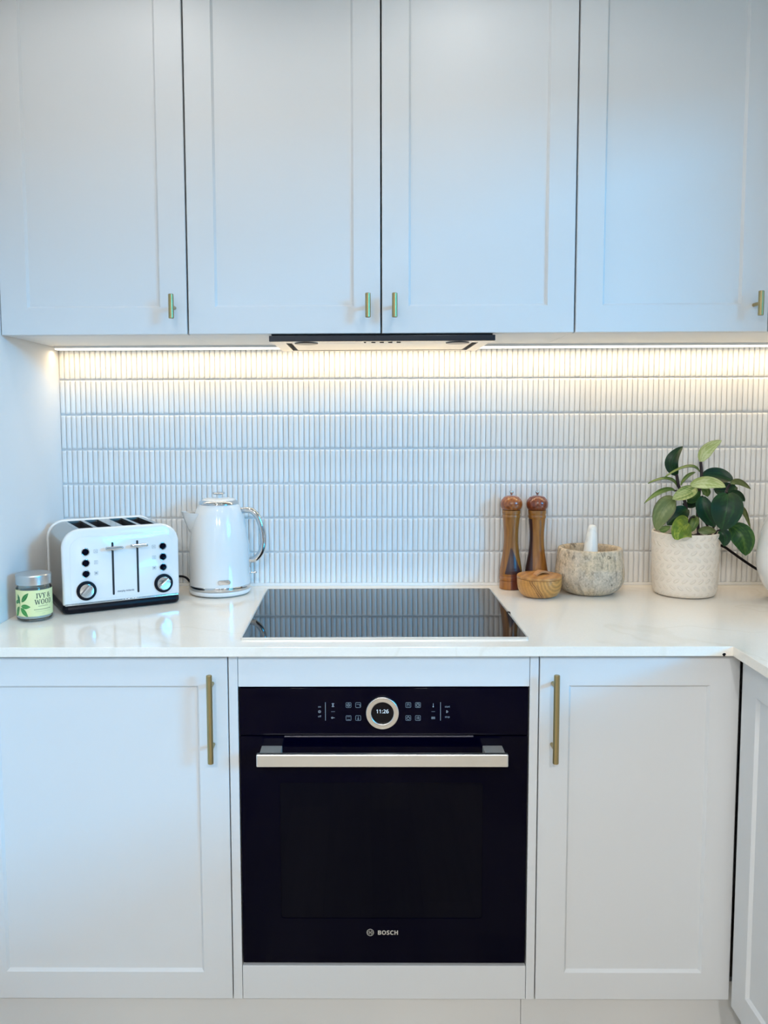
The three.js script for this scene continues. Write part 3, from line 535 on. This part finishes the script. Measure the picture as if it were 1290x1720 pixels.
// ------------------------------------------------------------------ wood
function woodTex(w, h, base, darkc, opts) {
  const { fx = 30, fy = 3, s = 1, patch } = opts;
  return tex(w, h, (u, v) => {
    const g = fbm(u * fx + 3 * fbm(u * 4, v * 5 + s, 3), v * fy + s * 7, 4), l = 0.5 + 0.5 * Math.sin((u * fx * 0.8 + 5 * fbm(u * 3 + s, v * 2.2, 3)) * 3.1);
    let c = mix3(base, darkc, clamp(0.15 + 0.6 * (g - 0.3) + 0.22 * l));
    if (patch) c = patch(u, v, c);
    return c;
  });
}
function millBodyPatch(kind) {
  return (u, v, c) => {
    const f = fbm(u * 40, v * 6, 3), a = (u - 0.5) * 360;
    if (kind === 1) { // dark heartwood wedge on the lower front
      const top = 0.54, k = clamp((top - v) / (top - 0.20)), lo = -4 - 28 * k, hi = 6 + 60 * k;
      const m = v > 0.20 ? smooth(lo - 4, lo + 4, a) * (1 - smooth(hi - 4, hi + 4, a)) * smooth(0, 0.04, top - v) : smooth(-2, 4, a) * (1 - smooth(80, 90, a));
      c = mix3(c, v > 0.20 ? [62, 38, 40] : [104, 50, 38], m * (0.9 + 0.2 * f)); if (v < 0.19) c = mix3(c, [186, 112, 46], 0.35 * (1 - m));
    } else {
      const lim = -36 - 14 * smooth(0.25, 0.6, v), m = v < 0.89 ? smooth(-150, -140, a) * (1 - smooth(lim - 4, lim + 4, a)) : 0;
      c = mix3(c, [58, 32, 34], m * 0.95); c = mix3(c, [120, 66, 40], 0.6 * smooth(22, 60, a) * (1 - smooth(0.20, 0.34, v)));
    }
    return c;
  };
}
function mill(x, z, label, kind) {
  const g = thing('pepper_mill', label, 'mill', [x, BT, z], 0, 'turned wooden mills');
  const bt = woodTex(512, 256, [182, 122, 46], [98, 56, 22], { fx: 30, fy: 1.6, s: kind * 3.7, patch: millBodyPatch(kind) });
  const ht = woodTex(512, 128, kind === 1 ? [186, 108, 42] : [150, 74, 36], kind === 1 ? [96, 44, 20] : [66, 24, 16], { fx: 40, fy: 2, s: kind * 1.9 });
  const bm = phy({ map: bt, roughness: 0.33, clearcoat: 0.35, clearcoatRoughness: 0.15 }), hm = phy({ map: ht, roughness: 0.28, clearcoat: 0.6, clearcoatRoughness: 0.1 });
  const B = 0.0298;
  part(g, 'body', lathe([[0, 0.0005], [B - 0.001, 0.0005], [B, 0.0015], [B, 0.0215], [B - 0.0022, 0.0230], [B - 0.0022, 0.0236], [B, 0.0249], [B, 0.0345], [B - 0.0020, 0.0358], [B - 0.002, 0.0364], [B, 0.0376], [B, 0.0515], [B - 0.001, 0.0535],
    ...spl([[0.0290, 0.056], [0.0262, 0.0725], [0.0226, 0.094], [0.0200, 0.118], [0.0192, 0.138], [0.0195, 0.158], [0.0212, 0.178], [0.0226, 0.192]], 24), [0.0238, 0.1935], [0.0240, 0.198], [0.0230, 0.2005], [0.0224, 0.2012], [0.0232, 0.2025], [0.0241, 0.2055], [0.0241, 0.2120], [0.0232, 0.2137], [0, 0.2137]], 56), bm, 'waisted turned wooden body');
  const head = part(g, 'head', lathe([[0, 0.2140], [0.0225, 0.2140], ...spl([[0.0240, 0.2150], [0.0277, 0.2205], [0.0290, 0.2275], [0.0286, 0.2345], [0.0262, 0.2410], [0.0225, 0.2450]], 14), [0.0221, 0.2456], ...spl([[0.0195, 0.2485], [0.012, 0.2515], [0.005, 0.2526], [0, 0.2528]], 8)], 56), hm, 'rounded wooden cap');
  part(head, 'top_nut', lathe([[0.0024, 0.2515], [0.0026, 0.2555], [0.0044, 0.2585], [0.0053, 0.2605], [0.0053, 0.2640], [0.0046, 0.2652], [0, 0.2652]], 20), M.chrome, 'small silver nut');
  g.rotation.y = kind === 1 ? -0.16 : 0.08;
  return g;
}
mill(0.3745, 0.045, 'wooden pepper mill with a dark wedge on its body, nearest the hob', 1);
mill(0.4430, 0.048, 'wooden pepper mill with reddish cap and dark left side, behind the lidded wooden bowl', 2);

{
  const g = thing('wooden_bowl', 'small round lidded wooden bowl in front of the mills', 'bowl', [0.4305, BT, 0.146], -0.2);
  const grain = (u, v) => {
    const a = (u - 0.5) * 6.28, x = Math.sin(a), r1 = Math.hypot((x - 0.75) * 1.0, (v - 1.15) * 0.62), ring = 0.5 + 0.5 * Math.sin(r1 * 44 + 3 * fbm(u * 6, v * 3, 3)), dl = x + 0.12 + 0.55 * (v - 0.5) + 0.12 * (fbm(u * 9, v * 4, 3) - 0.5), band = Math.exp(-dl * dl / 0.016) * (0.5 + 0.5 * Math.sin(dl * 60));
    return clamp(ring * 0.3 * (x > -0.1 ? 1 : 0.4) + band * 0.75 + 0.18 * (fbm(u * 80, v * 20, 2) - 0.5));
  };
  const wm = tex(512, 192, (u, v) => mix3([204, 146, 74], [98, 58, 26], grain(u, v)));
  const lm = tex(256, 256, (u, v) => mix3([202, 144, 78], [140, 88, 42], clamp(0.25 + 0.22 * Math.sin((u * 1.1 + v * 0.4) * 30 + 5 * fbm(u * 3, v * 3, 3)) + 0.4 * (fbm(u * 30, v * 9, 3) - 0.5))));
  part(g, 'bowl', lathe([[0, 0.0005], ...spl([[0.036, 0.0008], [0.0455, 0.006], [0.0530, 0.0175], [0.0562, 0.032], [0.0568, 0.0480]], 20), [0.0562, 0.0486], [0.052, 0.0486], [0.050, 0.03], [0, 0.012]], 64), phy({ map: wm, roughness: 0.4, clearcoat: 0.25, clearcoatRoughness: 0.2 }), 'turned wooden bowl with rings in the grain');
  const lg = lathe([[0.0, 0.0492], [0.0568, 0.0492], [0.0572, 0.0500], [0.0572, 0.0545], [0.0562, 0.0560], [0.040, 0.0566], [0, 0.0568]], 64);
  { const p = lg.attributes.position, uv = lg.attributes.uv; for (let i = 0; i < p.count; i++) uv.setXY(i, p.getX(i) * 8 + 0.5, p.getZ(i) * 8 + 0.5); }
  const lid = part(g, 'lid', lg, phy({ map: lm, roughness: 0.42, clearcoat: 0.2 }), 'flat wooden lid');
  // arched lid grip, flared at its far end
  {
    const n = 14, pos = [], idx = []; const A = [-0.012, 0.018], Bq = [0.014, -0.018];
    for (let i = 0; i <= n; i++) {
      const t = i / n, x = A[0] + (Bq[0] - A[0]) * t, z = A[1] + (Bq[1] - A[1]) * t, y = 0.0567 + 0.0105 * Math.sin(Math.PI * clamp(0.08 + 0.72 * t)), w = 0.0055 + 0.010 * Math.pow(t, 1.6), th = 0.0045 + 0.001 * t, nx = 0.82, nz = 0.57;
      for (const [a, b] of [[-1, 0], [1, 0], [1, -1], [-1, -1]]) pos.push(x + nx * w * a, Math.max(y + b * th, 0.0565), z + nz * w * a);
    }
    for (let i = 0; i < n; i++) for (let k = 0; k < 4; k++) { const a = i * 4 + k, b = i * 4 + (k + 1) % 4; idx.push(a, b, b + 4, a, b + 4, a + 4); }
    idx.push(0, 2, 1, 0, 3, 2); const e = n * 4; idx.push(e, e + 1, e + 2, e, e + 2, e + 3);
    const q = new THREE.BufferGeometry(); q.setAttribute('position', new THREE.Float32BufferAttribute(pos, 3)); q.setIndex(idx); q.computeVertexNormals();
    part(lid, 'grip', toCreasedNormals(q, 0.7), std({ color: lin(0.50, 0.24, 0.10), roughness: 0.45, side: THREE.DoubleSide }), 'small arched wooden grip');
  }
}

// ------------------------------------------------------------------ mortar and pestle
{
  const stone = (u, v) => {
    const x = u * 60, y = v * 13, vert = fbm(x * 0.8, y * 0.22, 4), sp = fbm(x * 2.2, y * 2.2, 3), pit = smooth(0.60, 0.74, fbm(x * 1.1 + 4, y * 0.55 + 9, 4)), fine = noise(u * 420, v * 110) - 0.5;
    const crack = 1 - smooth(0.0, 0.016, Math.abs(fbm(u * 13 + 2, v * 1.6 + 1, 4) - 0.47)); const cm = smooth(0.5, 0.62, fbm(u * 9 + 30, v * 3 + 3, 3));
    return { k: 0.97 + (vert - 0.5) * 0.26 + (sp - 0.5) * 0.24 + fine * 0.12 - pit * 0.16 - crack * cm * 0.40, warm: fbm(x * 0.25, y * 0.2 + 50, 3), hgt: 0.6 + (sp - 0.5) * 0.5 - pit * 0.5 - crack * cm * 0.6 };
  };
  const cm = tex(1024, 256, (u, v) => { const s = stone(u, v), c = mix3([204, 189, 168], [210, 190, 160], smooth(0.35, 0.65, s.warm)); return c.map((q) => q * clamp(s.k, 0.25, 1.12)); });
  const bm = grey(1024, 256, (u, v) => clamp(stone(u, v).hgt));
  const g = solo('stone_mortar', lathe([[0, 0.0005], ...spl([[0.048, 0.0006], [0.060, 0.003], [0.0785, 0.0175], [0.0872, 0.034], [0.0888, 0.048], [0.0870, 0.070], [0.0842, 0.098], [0.0828, 0.112]], 26), ...spl([[0.0825, 0.1155], [0.0806, 0.1192], [0.0765, 0.1200], [0.0705, 0.1185], [0.0680, 0.1130]], 10), ...spl([[0.0675, 0.108], [0.066, 0.080], [0.058, 0.050], [0.040, 0.032], [0, 0.026]], 14)], 72), std({ map: cm, bumpMap: bm, bumpScale: 0.0012, roughness: 0.8 }), 'rough beige stone mortar holding a white pestle', 'mortar');
  g.position.set(0.5725, BT, 0.098);
  const mv = tex(128, 256, (u, v) => { const k = 1 - 0.06 * smooth(0.5, 0.7, fbm(u * 6, v * 9, 4)); return [240 * k, 239 * k, 232 * k]; });
  const p = solo('pestle', lathe([[0, 0], ...spl([[0.012, 0.001], [0.0205, 0.010], [0.0212, 0.022], [0.0195, 0.045], [0.0165, 0.085], [0.0125, 0.118], [0.0112, 0.126], [0.0075, 0.1325], [0.0, 0.1345]], 26)], 32), std({ map: mv, roughness: 0.35 }), 'white marble pestle leaning in the stone mortar', 'pestle');
  p.position.set(0.5655, BT + 0.0475, 0.118); p.rotation.set(-0.12, 0, -0.085);
}

// ------------------------------------------------------------------ potted plant
{
  const g = thing('potted_plant', 'leafy green plant in a cream white pot beside the mortar', 'plant', [0.8148, BT, 0.118]);
  const relief = grey(1024, 512, (u, v) => { // rows of small embossed leaves
    const X = u * 26, Y = v * 9, r = Math.floor(Y), fx = (X + (r % 2) * 0.5) % 1 - 0.5, fy = Y - r - 0.5, a = 0.7 * (r % 2 ? 1 : -1), x = fx * Math.cos(a) - fy * Math.sin(a), y = fx * Math.sin(a) + fy * Math.cos(a), d = Math.hypot(x / 0.5, y / 0.24);
    return clamp(0.5 + 0.5 * (1 - smooth(0.75, 1.0, d)) - 0.25 * (1 - smooth(0, 0.05, Math.abs(y))) * (d < 0.9 ? 1 : 0));
  });
  part(g, 'pot', lathe([[0, 0.001], ...spl([[0.066, 0.001], [0.074, 0.0035], [0.0785, 0.012], [0.0808, 0.040], [0.0826, 0.09], [0.0842, 0.158]], 22), [0.0842, 0.1625], [0.0832, 0.1645], [0.0800, 0.1650], [0.0788, 0.1640], [0.0785, 0.1620], [0.077, 0.13], [0, 0.13]], 80), std({ color: lin(0.88, 0.79, 0.67), roughness: 0.42, bumpMap: relief, bumpScale: 0.0022 }), 'cream ceramic pot with a faint embossed leaf pattern');
  const soil = lathe([[0.0775, 0.146], ...[0.07, 0.06, 0.05, 0.04, 0.03, 0.02, 0.01, 0].map((r) => [r, 0.150])], 40); { const p = soil.attributes.position; for (let i = 0; i < p.count; i++) p.setY(i, p.getY(i) + (noise(p.getX(i) * 160 + 50, p.getZ(i) * 160 + 50) - 0.5) * 0.006); soil.computeVertexNormals(); }
  part(g, 'soil', soil, std({ color: lin(0.025, 0.02, 0.015), roughness: 1 }));
  const leafTex = (c0, c1, edge, vein, s) => tex(128, 256, (u, v) => {
    const w = Math.abs(u - 0.5) * 2, b = 0.55 * fbm(u * 9 + s + v * 1.2, v * 1.6 + s * 3, 4) + 0.45 * fbm(u * 3 + s, v * 3 + s * 3, 3), side = 0.5 + 0.5 * Math.sin((v * 16 - w * 3.2) * 3.1); let c = mix3(c0, c1, smooth(0.38, 0.66, b + 0.06 * side));
    c = mix3(c, vein, 0.55 * (1 - smooth(0.0, 0.05, w))); c = mix3(c, edge, 0.5 * smooth(0.82, 0.97, w)); return c;
  });
  const LM = {
    dark: leafTex([14, 50, 28], [30, 76, 34], [30, 70, 40], [50, 94, 50], 1), darkmid: leafTex([30, 72, 30], [78, 112, 44], [42, 86, 40], [70, 110, 56], 5),
    mid: leafTex([84, 116, 56], [132, 152, 84], [92, 96, 60], [146, 166, 104], 2), olive: leafTex([110, 124, 76], [136, 146, 96], [96, 84, 66], [150, 160, 112], 3),
    pale: leafTex([176, 190, 116], [214, 220, 164], [150, 160, 96], [226, 230, 186], 4), pale_mid: leafTex([96, 128, 62], [176, 188, 128], [90, 112, 60], [190, 200, 146], 6), lime: leafTex([92, 122, 36], [158, 170, 60], [120, 134, 48], [170, 180, 84], 7),
  };
  const LMat = {}; for (const k in LM) LMat[k] = phy({ map: LM[k], roughness: 0.38, transmission: 0.0, specularIntensity: 0.7, side: THREE.DoubleSide });
  function leaf(b, m, t, w, roll, mat) {
    const B = new THREE.Vector3(...b), Mi = new THREE.Vector3(...m), T = new THREE.Vector3(...t), ctl = Mi.clone().multiplyScalar(2).sub(B.clone().add(T).multiplyScalar(0.5));
    const c = new THREE.QuadraticBezierCurve3(B, ctl, T), n = 14, k = 7, pos = [], uv = [], idx = [], toCam = new THREE.Vector3(-0.36, 0.20, 1).normalize();
    for (let layer = 0; layer < 2; layer++) for (let i = 0; i <= n; i++) {
      const s = i / n, p = c.getPoint(s), tan = c.getTangent(s), side = new THREE.Vector3().crossVectors(toCam, tan).normalize().applyAxisAngle(tan, roll * Math.PI / 180), nor = new THREE.Vector3().crossVectors(tan, side).normalize();
      const half = w / 2 * Math.pow(Math.sin(Math.PI * Math.pow(0.035 + 0.965 * s, 0.86) * 0.985), 0.72) * (s > 0.985 ? 0.25 : 1);
      for (let j = 0; j <= k; j++) {
        const q = j / k * 2 - 1, cup = 0.16 * w * q * q * (1 - 0.3 * s), wav = 0.012 * w * Math.sin(s * 9 + q * 2 + w * 400), mid = layer ? -0.0009 * (1 - q * q * 0.85) : 0;
        const v = p.clone().addScaledVector(side, half * q).addScaledVector(nor, cup * (half / (w / 2)) + wav + mid - (Math.abs(q) < 0.15 ? 0.0006 : 0)); pos.push(v.x, v.y, v.z); uv.push(j / k, s);
      }
    }
    const L = (n + 1) * (k + 1);
    for (let layer = 0; layer < 2; layer++) for (let i = 0; i < n; i++) for (let j = 0; j < k; j++) { const a = layer * L + i * (k + 1) + j; layer ? idx.push(a, a + k + 2, a + 1, a, a + k + 1, a + k + 2) : idx.push(a, a + 1, a + k + 2, a, a + k + 2, a + k + 1); }
    const q = new THREE.BufferGeometry(); q.setAttribute('position', new THREE.Float32BufferAttribute(pos, 3)); q.setAttribute('uv', new THREE.Float32BufferAttribute(uv, 2)); q.setIndex(idx); q.computeVertexNormals();
    part(g, 'leaf', q, LMat[mat]);
  }
  // base, middle, tip (metres from the foot of the pot), width, roll, colouring
  [
    [[-0.028, 0.312, 0.0], [-0.044, 0.348, 0.01], [-0.014, 0.385, 0.0], 0.034, -15, 'dark'],
    [[0.034, 0.345, 0.0], [0.047, 0.376, 0.0], [0.081, 0.4, 0.01], 0.034, 25, 'pale'],
    [[0.031, 0.319, 0.0], [-0.009, 0.333, 0.02], [-0.079, 0.308, 0.05], 0.02, 62, 'mid'],
    [[-0.029, 0.281, 0.01], [-0.059, 0.302, 0.02], [-0.112, 0.292, 0.03], 0.02, 62, 'mid'],
    [[-0.043, 0.273, 0.03], [-0.077, 0.271, 0.04], [-0.127, 0.243, 0.05], 0.026, 55, 'mid'],
    [[-0.052, 0.254, 0.05], [-0.082, 0.225, 0.06], [-0.095, 0.174, 0.055], 0.05, -8, 'olive'],
    [[0.016, 0.319, 0.01], [-0.012, 0.307, 0.03], [-0.036, 0.288, 0.05], 0.017, 50, 'mid'],
    [[0.005, 0.282, 0.04], [-0.028, 0.267, 0.06], [-0.065, 0.255, 0.075], 0.039, 20, 'pale_mid'],
    [[-0.01, 0.288, 0.05], [0.023, 0.299, 0.075], [0.062, 0.286, 0.085], 0.034, 30, 'pale'],
    [[0.043, 0.308, -0.01], [0.086, 0.307, -0.01], [0.118, 0.296, 0.0], 0.043, -20, 'dark'],
    [[0.102, 0.29, 0.02], [0.123, 0.296, 0.02], [0.155, 0.275, 0.02], 0.022, 50, 'olive'],
    [[0.135, 0.28, -0.02], [0.106, 0.268, -0.02], [0.077, 0.273, -0.02], 0.043, 10, 'dark'],
    [[0.099, 0.266, 0.02], [0.12, 0.26, 0.02], [0.141, 0.244, 0.02], 0.026, 15, 'dark'],
    [[0.02, 0.26, 0.05], [0.024, 0.222, 0.06], [0.051, 0.184, 0.06], 0.043, -10, 'dark'],
    [[0.078, 0.269, 0.06], [0.066, 0.227, 0.085], [0.06, 0.177, 0.075], 0.075, 0, 'dark'],
    [[0.13, 0.231, 0.02], [0.146, 0.215, 0.012], [0.163, 0.174, 0.008], 0.016, 45, 'olive'],
    [[0.097, 0.181, 0.04], [0.12, 0.156, 0.06], [0.131, 0.109, 0.055], 0.056, 0, 'darkmid'],
    [[0.065, 0.173, 0.05], [0.074, 0.157, 0.06], [0.067, 0.136, 0.075], 0.033, 0, 'dark'],
    [[-0.01, 0.227, 0.03], [-0.039, 0.209, 0.04], [-0.064, 0.186, 0.04], 0.043, 10, 'dark'],
    [[-0.017, 0.194, 0.06], [-0.052, 0.181, 0.1], [-0.059, 0.157, 0.105], 0.062, -25, 'lime'],
    [[0.017, 0.206, 0.02], [0.007, 0.19, 0.03], [0.004, 0.167, 0.03], 0.026, 0, 'mid'],
    [[0.037, 0.274, 0.0], [0.049, 0.267, 0.0], [0.052, 0.254, 0.0], 0.023, 0, 'mid'],
    [[-0.083, 0.172, 0.04], [-0.075, 0.178, 0.05], [-0.06, 0.184, 0.055], 0.02, 35, 'mid'],
    [[0.012, 0.17, 0.05], [0.032, 0.175, 0.055], [0.058, 0.168, 0.05], 0.023, 25, 'olive'],
    [[-0.003, 0.245, 0.01], [0.01, 0.255, 0.02], [0.024, 0.272, 0.02], 0.026, 0, 'darkmid'],
    [[-0.006, 0.235, -0.01], [0.017, 0.232, -0.01], [0.034, 0.24, -0.01], 0.017, 0, 'dark'],
  ].forEach((a) => leaf(...a));
  const stemMat = std({ color: lin(0.022, 0.012, 0.018), roughness: 0.5 });
  [
    [[0.03, 0.145, 0.01], [0.029, 0.212, 0.0], [0.027, 0.259, 0.01], [0.036, 0.31, 0.0], [0.033, 0.345, 0.0]],
    [[-0.004, 0.145, 0.02], [-0.007, 0.203, 0.02], [-0.01, 0.235, 0.02], [-0.021, 0.271, 0.01], [-0.027, 0.288, 0.01], [-0.028, 0.312, 0.0]],
    [[0.053, 0.145, 0.02], [0.045, 0.186, 0.02], [0.031, 0.203, 0.02], [0.02, 0.26, 0.048]],
    [[0.06, 0.145, 0.0], [0.085, 0.212, 0.0], [0.091, 0.26, 0.02], [0.1, 0.278, 0.01], [0.106, 0.291, 0.015]],
    [[0.051, 0.145, 0.04], [0.059, 0.171, 0.05], [0.065, 0.174, 0.05], [0.097, 0.181, 0.045]],
    [[0.027, 0.199, 0.01], [0.002, 0.205, 0.03], [-0.017, 0.196, 0.058]],
    [[-0.021, 0.271, 0.01], [-0.035, 0.272, 0.02], [-0.044, 0.273, 0.03]],
    [[-0.021, 0.265, 0.01], [-0.04, 0.262, 0.035], [-0.052, 0.254, 0.05]],
    [[0.027, 0.259, 0.01], [0.018, 0.278, 0.025], [0.005, 0.282, 0.04]],
    [[0.091, 0.26, 0.02], [0.082, 0.272, 0.04], [0.078, 0.269, 0.06]],
  ].forEach((p, i) => part(g, 'stem', tube(p, i < 2 ? 0.0042 : i < 4 ? 0.0032 : 0.0022, 28, 8), stemMat, i ? undefined : 'dark plant stem'));
}

// ------------------------------------------------------------------ white rounded appliance and its cord
{
  const g = thing('rounded_appliance', 'glossy white egg-shaped appliance cut by the right edge of the picture', 'appliance', [1.0655, BT, 0.252]);
  part(g, 'shell', lathe([[0, 0.012], ...spl([[0.070, 0.014], [0.095, 0.035], [0.112, 0.070], [0.1185, 0.105], [0.116, 0.145], [0.107, 0.185], [0.090, 0.228], [0.064, 0.258], [0.032, 0.272], [0, 0.275]], 44)], 80), M.whiteGloss, 'glossy white egg-shaped shell');
  part(g, 'foot', lathe([[0, 0.0008], [0.072, 0.0008], [0.074, 0.003], [0.074, 0.014], [0.066, 0.016], [0, 0.016]], 56), std({ color: lin(0.55, 0.55, 0.5), roughness: 0.4 }), 'pale round foot');
const c = thing('power_cord', 'black power cord running down from behind the plant to the right edge', 'cord', [1.078, BT, 0.205]);
  part(c, 'cable', tube([[0.06, 0.0045, -0.150], [0.02, 0.012, -0.165], [-0.01, 0.036, -0.176], [-0.0345, 0.0490, -0.180], [-0.060, 0.066, -0.184], [-0.0975, 0.0925, -0.185], [-0.120, 0.108, -0.186], [-0.150, 0.118, -0.188]], 0.0036, 48, 10), M.blackPlastic);
  part(c, 'plug', rbox(-0.172, 0.100, -0.1985, -0.146, 0.136, -0.176, 0.004), M.blackPlastic);
}

// ------------------------------------------------------------------ downlights
DOWN.forEach(([x, z, power], i) => {
  const row = ['over the hob front', 'over the middle of the kitchen floor', 'near the rear kitchen wall'][Math.floor(i / 2)], side = i % 2 ? 'right' : 'left';
  const g = thing('ceiling_downlight', `round recessed ceiling downlight ${row}, ${side} of the pair`, 'light', [x, CEIL, z], 0, 'ceiling downlights');
  part(g, 'bezel', lathe([[0.040, -0.0005], [0.040, -0.004], [0.050, -0.004], [0.052, -0.0005]], 40), M.whiteGloss);
  part(g, 'lamp_disc', lathe([[0, -0.002], [0.0395, -0.002], [0.0395, -0.0005], [0, -0.0005]], 32), std({ color: 0xffffff, emissive: DOWN_COLOR, emissiveIntensity: 4 }));
  const l = new THREE.SpotLight(DOWN_COLOR, power, 0, 1.4, 0.25, 2); l.shadow.radius = 2; l.position.set(x, CEIL - 0.012, z); l.target.position.set(x, 0, z); scene.add(l, l.target);
});

// ------------------------------------------------------------------ hand over
scene.traverse((o) => { if (o.isMesh) { o.castShadow = true; o.receiveShadow = true; } if (o.isLight && !o.isRectAreaLight) o.castShadow = true; });
renderer.render(scene, camera);
